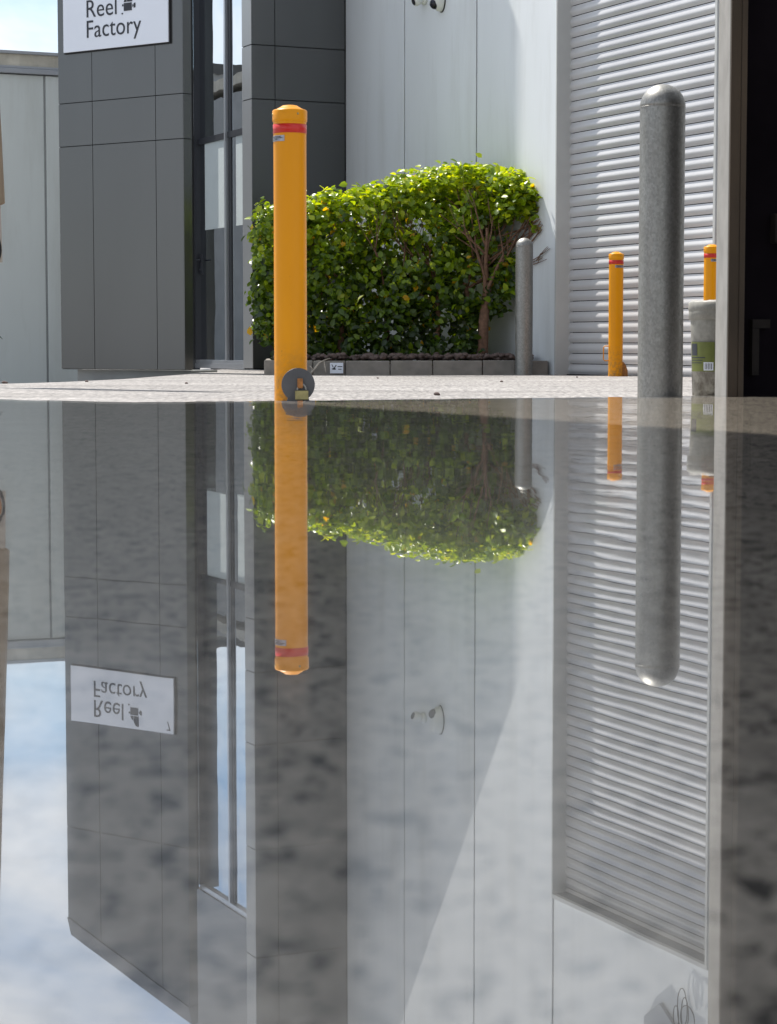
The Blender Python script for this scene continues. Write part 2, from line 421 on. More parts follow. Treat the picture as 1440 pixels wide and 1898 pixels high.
tag(b.build('ground', M['ground']), kind='structure')

edge_px = [(-400, 735), (-150, 738), (0, 740), (70, 742), (250, 745), (400, 744), (530, 742.5), (700, 741), (880, 739), (1050, 737), (1200, 735), (1320, 733), (1440, 732), (1700, 731)]
edge = []
random.seed(4)
for (x0, y0), (x1, y1) in zip(edge_px, edge_px[1:]):
    for k in range(6):
        t = k / 6; x = x0 + (x1 - x0) * t; y = y0 + (y1 - y0) * t + random.uniform(-0.5, 0.5)
        d = ray(x, y); s = -CAM_H / d.z
        edge.append(Vector((d.x * s, d.y * s, 0)))
edge = [Vector((-5.0, 8.2, 0))] + edge + [Vector((5.0, 8.4, 0))]
base = [Vector((5.0, -5.0, 0)), Vector((-5.0, -5.0, 0))]
def sheet(name, m, z, zb, kind):
    b = MB(); pts = [Vector((p.x, p.y, z)) for p in edge + base]
    b.extrude_poly(pts, Vector((0, 0, zb - z)))
    return tag(b.build(name, m), kind=kind)
sheet('concrete_floor', M['slab'], -0.006, -0.12, 'structure')
b = MB(); b.poly([Vector((p.x, p.y, 0)) for p in edge + base])
tag(b.build('water', M['water']), kind='structure')

# ------------------------------------------------------------------ main building
bld = empty('warehouse_building', (0.5, 20, -0.08), 'grey warehouse with dark clad entrance tower, pale side wall and ribbed roller door', 'building')
L0 = Vector((-0.444, 22.51, 0))
FL = Frame(L0, LU, LN)                       # u 0 at inner corner with the clad column
# light wall (panels with recessed joints)
b = MB(); ztop = 8.9
op0, op1, opz = 4.49, 6.88, 4.56
b.box(FL, -0.6, op0, -0.30, -0.012, -0.3, ztop)
b.box(FL, op0, op1, -0.30, -0.012, opz + 0.01, ztop)
b.box(FL, op1, 16, -0.30, -0.012, -0.3, ztop)
wall_core = b.build('wall', M['wall_joint'], bld)
def uL(px):
    k = (px - 720) / FPX
    # point on L with X = k Y
    return (k * L0.y - L0.x) / (LU.x - k * LU.y)
seams = [0.0, uL(749), uL(881), op0 - 0.035]
for a, c in zip(seams, seams[1:]):
    m = MB(); m.box(FL, a + 0.012, c - 0.012, -0.012, 0.0, -0.3, ztop)
    m.build('wall_panel', M['wall'], bld, bevel=0.003)
m = MB(); m.box(FL, op0 - 0.017, op1 + 0.03, -0.012, 0.0, opz + 0.012, ztop); m.build('wall_panel', M['wall'], bld, bevel=0.003)
m = MB(); m.box(FL, op1 + 0.048, 16, -0.012, 0.0, -0.3, ztop); m.build('wall_panel', M['wall'], bld, bevel=0.003)
# roller door
b = MB()
fw = 0.035
b.box(FL, op0 - 0.0165, op0 + 0.004, -0.14, 0.028, -0.1, opz + 0.01)
b.box(FL, op0 - 0.0165, op1 + 0.03, -0.02, 0.024, opz + 0.011, opz + 0.05)
b.box(FL, op1, op1 + 0.03, -0.14, 0.028, -0.1, opz + 0.01)
door = MB()
u0, u1 = op0 + 0.006, op1 - 0.002
pitch = 0.0885
zz = -0.075; prof = []
while zz < opz:
    for t, n in ((0.0, -0.0062), (0.03, -0.0045), (0.10, -0.0035), (0.14, 0.0000), (0.22, 0.0038), (0.32, 0.0068), (0.42, 0.0080), (0.52, 0.0068), (0.62, 0.0035), (0.72, -0.0005), (0.82, -0.0040), (0.90, -0.0058), (0.935, -0.0062), (0.94, -0.035), (0.99, -0.035)):
        if zz + t * pitch < opz: prof.append((zz + t * pitch, n))
    zz += pitch
DN = -0.105
segs = 14
grid = []
for i in range(segs + 1):
    u = u0 + (u1 - u0) * i / segs
    grid.append([door.bm.verts.new(FL.p(u, DN + n + 0.0015 * mnoise.noise(Vector((u * 2, z * 3, 1))), z)) for z, n in prof])
for i in range(segs):
    for j in range(len(prof) - 1):
        f = door.bm.faces.new([grid[i][j], grid[i + 1][j], grid[i + 1][j + 1], grid[i][j + 1]]); f.smooth = True
        if min(prof[j][1], prof[j + 1][1]) < -0.02: f.material_index = 1
curtain = door.build('roller_door', M['shutter'], bld); curtain.data.materials.append(M['gap'])
b.build('door_frame', M['frame_grey'], curtain, bevel=0.002)
m = MB(); m.box(FL, u0 + 0.002, u1 - 0.002, DN - 0.02, DN + 0.024, -0.098, -0.076); m.build('bottom_rail', M['gap'], curtain)

# clad column beside the light wall
CU = Vector((-0.9073, -0.4205, 0)); CNn = Vector((0.4205, -0.9073, 0))
FC = Frame(L0, CU, CNn)                      # u 0 inner corner, 1.03 outer corner
CW = 1.032
ctop = 8.7
m = MB(); m.box(FC, 0.0, CW - 0.006, -0.26, -0.01, -0.078, ctop - 0.01); m.build('column_core', M['gap'], bld)
def pxC(px):
    k = (px - 720) / FPX; return (k * L0.y - L0.x) / (CU.x - k * CU.y)
czs = [-0.07, at(575, 187.5, 22.3).z, at(575, 88, 22.3).z, 3.95, 5.05, 6.2, 7.35, ctop]
cus = [0.006, pxC(512), CW]
for z0, z1 in zip(czs, czs[1:]):
    for a, c in zip(cus, cus[1:]):
        m = MB(); m.box(FC, a + 0.004, c - (0.0 if c == CW else 0.004), -0.01, 0.002, z0 + 0.005, z1 - 0.005)
        m.build('cladding_panel', M['clad'], bld)
FS = Frame(L0 + CU * CW, -LU, CU)          # return face of the column, going back; n faces left
for z0, z1 in zip(czs, czs[1:]):
    m = MB(); m.box(FS, 0.0, 0.262, -0.004, 0.006, z0 + 0.005, z1 - 0.005); m.build('column_return', M['clad_lit'], bld)

# glazed entrance: continues along the return face, set back a little
gz0, gztop = -0.076, 5.8
s0, s1, sm = 0.262, 1.742, 0.792
gn = -0.05
door_g = MB()
door_g.box(FS, s0 + 0.0, s0 + 0.012, gn - 0.04, gn + 0.035, gz0 + 0.09, gztop)       # near jamb
door_g.box(FS, s1 - 0.03, s1, gn - 0.04, gn + 0.035, gz0 + 0.09, gztop)
door_g.box(FS, s0, s1, gn - 0.04, gn + 0.035, gztop, gztop + 0.06)
gframe = door_g.build('window_frame', M['alu'], bld)
m = MB(); m.box(FS, s0 + 0.0005, s1, gn - 0.05, gn + 0.05, gz0, gz0 + 0.05); m.box(FS, s0 + 0.0005, s1, gn - 0.05, gn + 0.038, gz0 + 0.051, gz0 + 0.088); m.build('sill', M['alu'], gframe)
m = MB(); m.box(FS, sm - 0.002, sm + 0.036, gn - 0.04, gn + 0.045, gz0 + 0.089, gztop - 0.001); m.build('mullion', M['alu'], gframe)
m = MB(); m.box(FS, sm - 0.075, sm - 0.004, gn - 0.04, gn + 0.01, gz0 + 0.089, gztop - 0.001); m.box(FS, s1 - 0.062, s1 - 0.032, gn - 0.04, gn + 0.06, gz0 + 0.089, gztop - 0.001); m.build('dark_stile', M['alu_dark'], gframe)
for a, c in ((s0 + 0.013, sm - 0.076), (sm + 0.037, s1 - 0.063)):
    m = MB(); m.poly([FS.p(a, gn, gz0 + 0.089), FS.p(c, gn, gz0 + 0.089), FS.p(c, gn, gztop - 0.001), FS.p(a, gn, gztop - 0.001)]); m.build('pane', M['glass'], gframe)
zb0, zb1 = 1.43, 2.33
for a, c in ((s0 + 0.02, sm - 0.21), (sm + 0.06, s1 - 0.22)):  # blinds, set in front of the glass so the sky brightens them
    m = MB(); m.box(FS, a, c, gn + 0.002, gn + 0.005, zb0, zb1); m.box(FS, a - 0.0, c + 0.0, gn + 0.002, gn + 0.007, zb0 - 0.02, zb0 - 0.001); m.build('blind_panel', M['blind'], gframe)
m = MB(); m.box(FS, s0 + 0.013, s1 - 0.063, gn + 0.002, gn + 0.02, zb1 + 0.002, zb1 + 0.065); m.build('transom', M['alu_dark'], gframe)
m = MB(); m.box(FS, s0 - 0.2, s1 + 0.2, gn - 1.7, gn - 1.6, -0.1, gztop + 0.1)
m.box(FS, s0 - 0.2, s1 + 0.2, gn - 1.6, gn - 0.2, -0.1, -0.08); m.box(FS, s0 - 0.2, s1 + 0.2, gn - 1.6, gn - 0.2, 2.9, 2.95); m.build('interior_wall', M['interior'], bld)
# door lock and handle
m = MB(); hz = 1.06
m.box(FS, s1 - 0.135, s1 - 0.075, gn + 0.001, gn + 0.02, hz - 0.12, hz + 0.10)
m.tube([FS.p(s1 - 0.105, gn + 0.02, hz + 0.03), FS.p(s1 - 0.105, gn + 0.06, hz + 0.03), FS.p(s1 - 0.2, gn + 0.065, hz + 0.03)], 0.009)
m.lathe(FS.p(s1 - 0.105, gn + 0.02, hz - 0.08), [(0, 0), (0.014, 0), (0.014, 0.02), (0, 0.02)], 12)
m.build('door_handle', M['alu_dark'], gframe)
m = MB(); m.box(FS, s0 - 0.0, s1 + 0.1, -0.10, 0.0, gztop + 0.061, 9.0, 8.2); m.build('header_panel', M['clad'], bld)
# side wall of the recess
end = FS.p(s1, 0, 0)
side_o = end + FS.n * 0.13; sd = (end - side_o); FW = Frame(side_o, sd, LU)
m = MB(); m.box(FW, 0, sd.length, -0.12, 0.0, -0.1, gztop + 0.06); m.build('recess_wall', M['clad'], bld)

# entrance blade wall (dark panels, raked top)
AU = Vector((0.8147, -0.5799, 0)); AN = Vector((-0.5799, -0.8147, 0))
A0 = Vector((-2.537, 20.5, 0)); FA = Frame(A0, AU, AN)
aL, aR = -0.775, 0.80
ab = -0.0615
def atop(t): return 5.45 + (t - aL) * 0.40
m = MB(); m.box(FA, aL + 0.004, aR - 0.006, -0.112, -0.012, ab, atop(aL) - 0.02, atop(aR) - 0.02); m.build('blade_core', M['gap'], bld)
azs = [ab + 0.002, 2.065, 2.475, 4.55]
aus = [aL, -0.334, 0.463, aR]
for a, c in zip(aus, aus[1:]):
    for z0, z1 in zip(azs, azs[1:]):
        m = MB(); m.box(FA, a + 0.0035, c - 0.0035, -0.012, 0.0, z0 + 0.004, z1 - 0.004); m.build('cladding_panel', M['clad'], bld)
    m = MB(); m.box(FA, a + 0.0035, c - 0.0035, -0.012, 0.0, 4.554, atop(a), atop(c)); m.build('cladding_panel', M['clad'], bld)
m = MB()
m.hexa([FA.p(aL, -0.12, atop(aL) + .004), FA.p(aR, -0.12, atop(aR) + .004), FA.p(aR, 0.012, atop(aR) + .004), FA.p(aL, 0.012, atop(aL) + .004),
        FA.p(aL, -0.12, atop(aL) + 0.19), FA.p(aR, -0.12, atop(aR) + 0.19), FA.p(aR, -0.04, atop(aR) + 0.19), FA.p(aL, -0.04, atop(aL) + 0.19)])
m.build('coping', M['clad'], bld)
FAR = Frame(FA.p(aR, 0, 0), -AN, AU)
for z0, z1 in zip(azs + [atop(aR)], (azs + [atop(aR)])[1:]):
    m = MB(); m.box(FAR, 0.0, 0.115, -0.006, 0.002, z0 + 0.004, z1 - 0.004); m.build('blade_return', M['clad'], bld)
# plinth wall below the panels
m = MB(); m.box(FA, aL + 0.10, aR - 0.03, -0.5, -0.12, -0.4, ab - 0.003); m.build('plinth', M['plinth'], bld)

# ------------------------------------------------------------------ sign board on the blade wall
sg = empty('wall_sign', FA.p(0, 0.01, 2.9), 'white rectangular company sign with dark lettering and a movie camera symbol on dark cladding', 'sign')
def tA(px): k = (px - 720) / FPX; return (k * A0.y - A0.x) / (AU.x - k * AU.y)
sL, sR = tA(129.5), tA(321); sz0 = at(225, 88.5, 20.5).z; sz1 = sz0 + 0.535
m = MB(); m.box(FA, sL, sR, 0.004, 0.03, sz0, sz1); m.build('board', M['sign'], sg, bevel=0.002)
m = MB(); m.box(FA, sL - 0.003, sR + 0.012, 0.001, 0.018, sz0 - 0.012, sz1 + 0.003); m.build('painted_shadow', M['gap'], sg)  # black sheet offset behind the board paints its shadow edge
def text_on(fr, txt, u0, width, z, height, n, name, parent, mat, depth=0.002, offset=0.0):
    c = bpy.data.curves.new(name, 'FONT'); c.body = txt; c.size = 1.0; c.extrude = depth; c.offset = offset; c.space_character = 1.02
    o = bpy.data.objects.new(name, c); COL.objects.link(o); c.materials.append(mat)
    bpy.context.view_layer.update()
    bb = [Vector(v) for v in o.bound_box]; x0 = min(v.x for v in bb); x1 = max(v.x for v in bb)
    sx = width / (x1 - x0); sy = height
    M4 = Matrix.Identity(4)
    X = fr.u; Y = Vector((0, 0, 1)); Z = fr.n
    if X.cross(Y).dot(Z) < 0: Z = -Z
    loc = fr.p(u0, n, z) - X * (x0 * sx)
    for i in range(3):
        M4[i][0] = X[i] * sx; M4[i][1] = Y[i] * sy; M4[i][2] = Z[i]; M4[i][3] = loc[i]
    me = bpy.data.meshes.new_from_object(o.evaluated_get(bpy.context.evaluated_depsgraph_get()))
    me.transform(M4); bpy.data.objects.remove(o)
    q = bpy.data.objects.new(name, me); COL.objects.link(q)
    q.parent = parent
    if parent.type == 'EMPTY': q.matrix_parent_inverse = parent.matrix_world.inverted()
    return q
sgz = lambda y, px=225: at(px, y, 20.5).z
fx0, fx1 = tA(173), tA(272)
text_on(FA, "Factory", fx0, fx1 - fx0, sz0 + 0.115, 0.235, 0.0325, 'lettering', sg, M['ink'], offset=-0.004)
text_on(FA, "Reel", fx0, tA(227.5) - fx0, sz0 + 0.305, 0.235, 0.0325, 'lettering', sg, M['ink'], offset=-0.004)
text_on(FA, "7", tA(309), 0.045, sz1 - 0.115, 0.13, 0.0325, 'house_number', sg, M['ink'], offset=-0.01)
m = MB()
ic0 = tA(241); iz = sz0 + 0.325; q = 0.0325
def ip(pts): m.extrude_poly([FA.p(ic0 + a, q - 0.001, iz + c) for a, c in pts], FA.n * 0.003)
ip([(0, 0), (0.098, 0), (0.098, 0.072), (0, 0.072)])                      # body
ip([(0.0, 0.082), (0.034, 0.082), (0.034, 0.125), (0.02, 0.118), (0.006, 0.10)])   # small reel
ip([(0.042, 0.082), (0.104, 0.082), (0.104, 0.185), (0.075, 0.180), (0.052, 0.155), (0.042, 0.13)])  # big reel
ip([(0.108, 0.03), (0.118, 0.03), (0.118, 0.052), (0.108, 0.052)])
ip([(0.124, 0.018), (0.144, 0.026), (0.144, 0.066), (0.124, 0.062)])     # lens hood
ip([(-0.022, 0.045), (-0.006, 0.045), (-0.006, 0.062), (-0.022, 0.062)])
ip([(-0.030, -0.028), (-0.012, -0.028), (-0.012, -0.016), (-0.030, -0.016)])
m.build('camera_symbol', M['ink'], sg)

# ------------------------------------------------------------------ security cameras on the light wall
def uz(px, py, n=0.0):
    u = uL(px); p = FL.p(u, n, 0); return u, at(px, py, p.y).z
rootc = empty('turret_camera', FL.p(uL(783), 0, 3.5), 'small white turret security camera, left one of the pair high on the pale wall', 'security camera')
u, z = uz(787, 2)
def tilt_lathe(mb, c, d, prof, seg=28):
    q = Vector(d).to_track_quat('Z', 'Y').to_matrix()
    k = len(mb.bm.verts); mb.lathe(Vector((0, 0, 0)), prof, seg); mb.bm.verts.ensure_lookup_table()
    for v in mb.bm.verts[k:]: v.co = q @ v.co + c
LNv = FL.n
m = MB(); tilt_lathe(m, FL.p(u, 0.0, z + 0.02), LNv, [(0, 0.0), (0.055, 0.0), (0.058, 0.02), (0.05, 0.035), (0.03, 0.04), (0, 0.04)]); m.build('base', M['white'], rootc)
hd = (LNv * 0.8 + Vector((-0.15, 0, -0.35))).normalized()
m = MB(); tilt_lathe(m, FL.p(u, 0.035, z + 0.02), hd, [(0, -0.01), (0.035, 0.0), (0.048, 0.03), (0.052, 0.06), (0.046, 0.085), (0.036, 0.09), (0, 0.09)]); m.build('housing', M['white'], rootc)
m = MB(); tilt_lathe(m, FL.p(u, 0.035, z + 0.02), hd, [(0.0361, 0.0895), (0.034, 0.096), (0.02, 0.101), (0, 0.103)]); m.build('lens', M['black_glass'], rootc)
rootd = empty('dome_camera', FL.p(uL(818), 0, 3.5), 'larger oval white dome security camera, right one of the pair high on the pale wall', 'security camera')
u, z = uz(818, 22)
m = MB()
def shell(n, w, h, zc): return [FL.p(u + w * math.cos(a), n, zc + h * math.sin(a)) for a in [2 * math.pi * i / 36 for i in range(36)]]
zc = z + 0.135
rings = [shell(0.001, 0.075, 0.135, zc), shell(0.02, 0.078, 0.135, zc), shell(0.05, 0.074, 0.13, zc), shell(0.085, 0.06, 0.11, zc + 0.012), shell(0.10, 0.035, 0.07, zc + 0.025)]
vr = [[m.bm.verts.new(p) for p in r] for r in rings]
for a, c in zip(vr, vr[1:]):
    for i in range(36):
        f = m.bm.faces.new([a[i], a[(i + 1) % 36], c[(i + 1) % 36], c[i]]); f.smooth = True
m.bm.faces.new(vr[-1]); m.bm.faces.new(vr[0][::-1])
m.build('housing', M['white'], rootd)
m = MB(); tilt_lathe(m, FL.p(u - 0.008, 0.065, zc - 0.06), (LNv * 0.8 + Vector((0, 0, -0.6))).normalized(), [(0, -0.02), (0.05, -0.01), (0.052, 0.012), (0.044, 0.035), (0.028, 0.05), (0, 0.056)]); m.build('dome', M['black_glass'], rootd)
m = MB(); m.disc(FL.p(u, 0.006, zc), 0.082, LNv, 0.008, 40, ry=0.142); m.build('gasket', M['gap'], rootd)

# loose cable loops and box above the roller door
cb = empty('cable_box', FL.p(6.5, 0, 4.9), 'grey junction box with loose cable loops on the wall above the roller door', 'cable box')
m = MB(); m.extrude_poly([FL.p(6.02, 0.004, 5.22), FL.p(6.02, 0.004, 5.6), FL.p(6.75, 0.004, 5.6), FL.p(6.75, 0.004, 5.2), FL.p(6.45, 0.004, 5.17), FL.p(6.25, 0.004, 5.05)], FL.n * 0.03); m.build('box', M['gutter'], cb, bevel=0.004)
m = MB()
for k, (w, h, ph) in enumerate(((0.07, 0.33, 0), (0.05, 0.27, .05), (0.10, 0.22, .1), (0.04, 0.18, -.05))):
    m.tube([FL.p(6.58 + ph + w * math.sin(a), 0.03 + 0.008 * k, 5.17 - h * 0.5 + h * 0.5 * math.cos(a)) for a in [2 * math.pi * i / 20 * 0.93 + .2 for i in range(21)]], 0.004, 6)
m.build('cable', M['gap'], cb)

# ------------------------------------------------------------------ low concrete building on the left
lb = empty('concrete_building', (-4, 24, -0.26), 'low off white concrete building with stained parapet and grey gutter at left edge', 'building')
W0 = Vector((-3.72, 24.0, 0)); WU = Vector((0.9073, 0.4205, 0)); WN = Vector((0.4205, -0.9073, 0)); FWb = Frame(W0, WU, WN)
def uW(px): k = (px - 720) / FPX; return (k * W0.y - W0.x) / (WU.x - k * WU.y)
wz = lambda y: at(50, y, FWb.p(uW(50), 0, 0).y).z
jt = uW(90)
m = MB(); m.box(FWb, -9, 0.3, -3.0, -0.012, -0.6, wz(138)); m.build('wall_core', M['plinth'], lb)
m = MB(); m.box(FWb, jt + 0.012, 0.3, -0.0115, 0.014, -0.6, wz(139)); m.build('wall', M['old_wall'], lb, bevel=0.004)
for k in range(3):
    a, c = jt - 0.012 - 3 * (k + 1) + 0.02, jt - 0.012 - 3 * k
    m = MB(); m.box(FWb, a, c, -0.0115, 0.0, -0.6, wz(139)); m.build('wall', M['old_wall'], lb, bevel=0.004)
m = MB(); m.box(FWb, -9, 0.31, -0.06, 0.05, wz(137), wz(128)); m.box(FWb, -9, 0.31, -0.06, 0.035, wz(128) + .001, wz(123)); m.build('gutter', M['gutter'], lb, bevel=0.006)
m = MB(); m.box(FWb, -9, 0.3, -3.0, 0.01, wz(123) + .002, wz(101)); m.build('parapet', M['stained'], lb)
m = MB(); m.box(FWb, -9, 0.33, -0.22, 0.04, wz(101) + .001, wz(95)); m.build('coping', M['gutter'], lb, bevel=0.004)

rs = empty('reflection_shed', (-6, 27.5, -0.3), 'unseen dark grey shed added for the reflection in the entrance door glass', 'shed')
FR = Frame((-3.4, 27.3), (0.80, 0.6), (0.6, -0.8))  # out of view; added so the entrance glass reflects something dark
m = MB(); m.box(FR, -7, 1.2, -4, 0, -0.5, 2.85); m.build('wall', M['alu_dark'], rs)
m = MB(); m.box(FR, -7, 1.21, -4, 0.02, 2.851, 3.55); m.build('fascia', M['gutter'], rs)
m = MB(); m.box(FR, -7, 1.25, -4, 0.08, 3.551, 3.68); m.build('coping', M['clad'], rs)

# ------------------------------------------------------------------ unseen canopy added to cast the floor shadow
cn = empty('shade_canopy', (-2, 0, 0), 'unseen flat grey canopy added to shade the wet concrete floor', 'canopy')
Hr = 8.0
off = SUN_H * (Hr / math.tan(SUN_EL))
P1 = Vector((0.73, 4.05, 0)) + off
e0 = P1 + Vector((0.4205, -0.9073, 0)) * 11; e1 = P1 - Vector((0.4205, -0.9073, 0)) * 3.2
wd = LN * 3.1
m = MB(); pts = [Vector((p.x, p.y, Hr)) for p in (e0, e1, e1 + wd, e0 + wd)]
m.extrude_poly(pts, Vector((0, 0, 0.30))); m.build('roof', M['shade_canopy_grey'], cn)
FCn = Frame(e1 + LN * 2.9, LU, LN)
for k in range(4):
    m = MB(); uu = 0.4 + k * 4.3; m.box(FCn, uu, uu + 0.2, -0.1, 0.1, -0.2, Hr - .002); m.build('post', M['shade_canopy_grey'], cn)

# ------------------------------------------------------------------ dark wall on the right with its pale jamb
dw = empty('dark_wall', (1.14, 7.3, -0.02), 'black wall standing in for an unlit interior, with brown timber post and pale concrete jamb at right edge', 'wall')
xj = (1346.5 - 720) / FPX * 7.30; yb = 7.30
yf = 7.30 + 0.275
m = MB(); m.box(WORLD, xj, xj + 0.02, -yb - 0.021, -yf, -0.2, 3.9)
# box(): n axis is -y, so n = -y
jamb = m.build('jamb', M['jamb'], dw, bevel=0.003)
m = MB(); m.box(WORLD, xj + 0.0015, xj + 0.036, -yb + 0.0, -yb - 0.0205, -0.2, 3.9); m.box(WORLD, xj + 0.0365, xj + 0.055, -yb + 0.004, -yb - 0.16, -0.2, 3.9); m.build('timber_post', M['timber'], dw, bevel=0.002)
FB = Frame((xj + 0.056, yb + 0.10), (0.97, 0.24), (0.24, -0.97))
m = MB(); m.box(FB, 0, 9.0, -0.12, 0.0, -0.2, 6.5); m.build('panel', M['unlit_black'], dw)  # stretched out of view to cut sky light on the bollards
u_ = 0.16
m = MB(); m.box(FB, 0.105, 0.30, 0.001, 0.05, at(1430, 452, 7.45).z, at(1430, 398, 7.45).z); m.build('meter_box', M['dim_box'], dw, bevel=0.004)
m = MB(); zb = at(1400, 592, 7.4).z
m.box(FB, 0.035, 0.10, 0.001, 0.03, zb - 0.03, zb); m.box(FB, 0.035, 0.06, 0.001, 0.03, zb - 0.19, zb - 0.031); m.build('bracket', M['dim_box'], dw)

# ------------------------------------------------------------------ yellow bollards
def yellow_bollard(px, D, ytop, zbase, label, plate_side=-1, rad=0.0595):
    c = at(px, 641, D); c.z = 0
    zt = at(px, ytop, D).z
    r = empty('yellow_bollard', (c.x, c.y, zbase), label, 'bollard', 'yellow security bollards with red bands')
    def rel(z): return z - 0
    H = zt
    m = MB(); m.lathe(c, [(rad - 0.002, zbase - 0.02), (rad - 0.002, H - 0.058)], 64); m.build('post', M['yellow'], r)
    m = MB(); m.lathe(c, [(rad - 0.0015, H - 0.060), (rad + 0.001, H - 0.056), (rad + 0.001, H - 0.050), (rad + 0.0015, H - 0.022), (rad - 0.001, H - 0.018), (rad - 0.012, H - 0.0145), (rad - 0.026, H - 0.007), (rad - 0.034, H - 0.002), (0.012, H), (0, H)], 64)
    cap = m.build('cap', M['yellow'], r)
    m = MB(); m.lathe(c, [(rad - 0.0018, H - 0.099), (rad - 0.0006, H - 0.099), (rad - 0.0006, H - 0.068), (rad - 0.0018, H - 0.068)], 64); m.build('red_band', M['red'], r)
    # printed metal label
    m = MB(); a0, a1 = (R(-176), R(-106)) if plate_side < 0 else (R(-105), R(-20))
    seg = 12
    vs = [[m.bm.verts.new(c + Vector(((rad - 0.0004) * math.cos(a), (rad - 0.0004) * math.sin(a), z))) for z in (H - 0.128, H - 0.108)] for a in [a0 + (a1 - a0) * i / seg for i in range(seg + 1)]]
    for x, y in zip(vs, vs[1:]):
        f = m.bm.faces.new([x[0], y[0], y[1], x[1]]); f.smooth = True
    lab = m.build('label_plate', M['tin'], r)
    m = MB()
    for z, f0, f1 in ((H - 0.1125, .1, .8), (H - 0.117, .25, .9), (H - 0.1225, .15, .6)):
        vs = [[m.bm.verts.new(c + Vector(((rad + 0.0003) * math.cos(a), (rad + 0.0003) * math.sin(a), zz))) for zz in (z - 0.0013, z + 0.0013)] for a in [a0 + (a1 - a0) * (f0 + (f1 - f0) * i / 8) for i in range(9)]]
        for x, y in zip(vs, vs[1:]): m.bm.faces.new([x[0], y[0], y[1], x[1]])
    m.build('label_print', M['ink'], lab)
    # rivets under the cap
    for a in (-60, 60, -165):
        m = MB(); p = c + Vector(((rad + 0.001) * math.cos(R(a)), (rad + 0.001) * math.sin(R(a)), H - 0.034)); tilt_lathe(m, p, Vector((math.cos(R(a)), math.sin(R(a)), 0)), [(0.004, -0.002), (0.004, 0.001), (0.002, 0.003), (0, 0.003)], 10)
        m.build('rivet', M['brass'], cap)
    return r, c
yb1, yc = yellow_bollard(538.5, 7.61, 195, -0.035, 'large near yellow bollard with round hinge plate and padlock in front of hedge')
# hinge plate
pc = at(552.5, 713, 7.50)
m = MB(); n_ = Vector((0.06, -1, 0)).normalized(); ux = Vector((1, 0.06, 0)).normalized()
pts = []
for i in range(41):
    a = R(-52) + R(284) * i / 40
    pts.append(pc + ux * 0.058 * math.cos(a) + Vector((0, 0, 0.058 * math.sin(a))))
pts += [pc + ux * -0.052 + Vector((0, 0, -0.085)), pc + ux * 0.052 + Vector((0, 0, -0.085))]
m.extrude_poly(pts, n_ * 0.009)
m.build('hinge_plate', M['steel_dark'], yb1, bevel=0.002)
m = MB(); m.tube([pc + n_ * -0.03 + Vector((0, 0, -0.045)), pc + n_ * 0.02 + Vector((0, 0, -0.045))], 0.02, 14); m.build('hinge_pin', M['steel_dark'], yb1)
m = MB(); tc = pc + n_ * 0.0095 + ux * 0.006
m.box(Frame((tc.x, tc.y), (ux.x, ux.y), (n_.x, n_.y)), -0.009, 0.010, 0, 0.016, pc.z - 0.012, pc.z + 0.022); m.build('locking_tongue', M['rust'], yb1, bevel=0.002)
pd = empty('padlock', pc + n_ * 0.02 + Vector((0, 0, -0.04)), 'small tarnished brass padlock hanging on the round plate of the near yellow bollard', 'padlock')
pk = pc + ux * 0.012 + n_ * 0.02
m = MB(); m.box(Frame((pk.x, pk.y), (ux.x, ux.y), (n_.x, n_.y)), -0.023, 0.023, -0.008, 0.008, pc.z - 0.052, pc.z - 0.020); m.build('lock_body', M['brass'], pd, bevel=0.002)
m = MB(); m.tube([pk + ux * (0.015 * math.cos(a)) + Vector((0, 0, -0.020 + (0.022 * math.sin(a) if a else 0))) for a in [math.pi * i / 12 for i in range(13)]], 0.0035, 8); m.build('shackle', M['galv'], pd)

D2 = 17.25
gz2 = ground_z(1.8, D2)
yb2, yc2 = yellow_bollard(1141, D2, 466.5, gz2, 'small distant yellow bollard left of grey steel post, with wire handle near its foot', plate_side=1)
sp_c = at(1317.5, 641, 16.0)
yb3 = copy_thing(yb2, (sp_c.x - yc2.x, 16.0 - D2, at(1318, 453, 16).z - at(1141, 466.5, D2).z), 'small yellow bollard half hidden behind pale jamb, above the grubby pail')
# handle and foot tab only on the left one
m = MB(); hx = yc2 + Vector((-0.055, -0.01, 0))
zt_, zb_ = at(1120, 641.5, D2).z, at(1120, 668.5, D2).z
m.tube([hx + Vector((0.0, 0, zt_)), hx + Vector((-0.03, 0, zt_)), hx + Vector((-0.042, 0, zt_ - 0.01)), hx + Vector((-0.042, 0, zb_ + 0.008)), hx + Vector((-0.032, 0, zb_)), hx + Vector((0, 0, zb_))], 0.0045, 8)
m.build('lifting_handle', M['yellow'], yb2)
m = MB(); tb = yc2 + Vector((0.062, -0.02, 0))
m.extrude_poly([tb + Vector((x, 0, z)) for x, z in ((-0.01, gz2), (0.035, gz2), (0.033, gz2 + 0.05), (0.018, gz2 + 0.09), (0.0, gz2 + 0.115), (-0.01, gz2 + 0.115))], Vector((0, 0.01, 0))); m.build('hinge_tab', M['rust'], yb2)

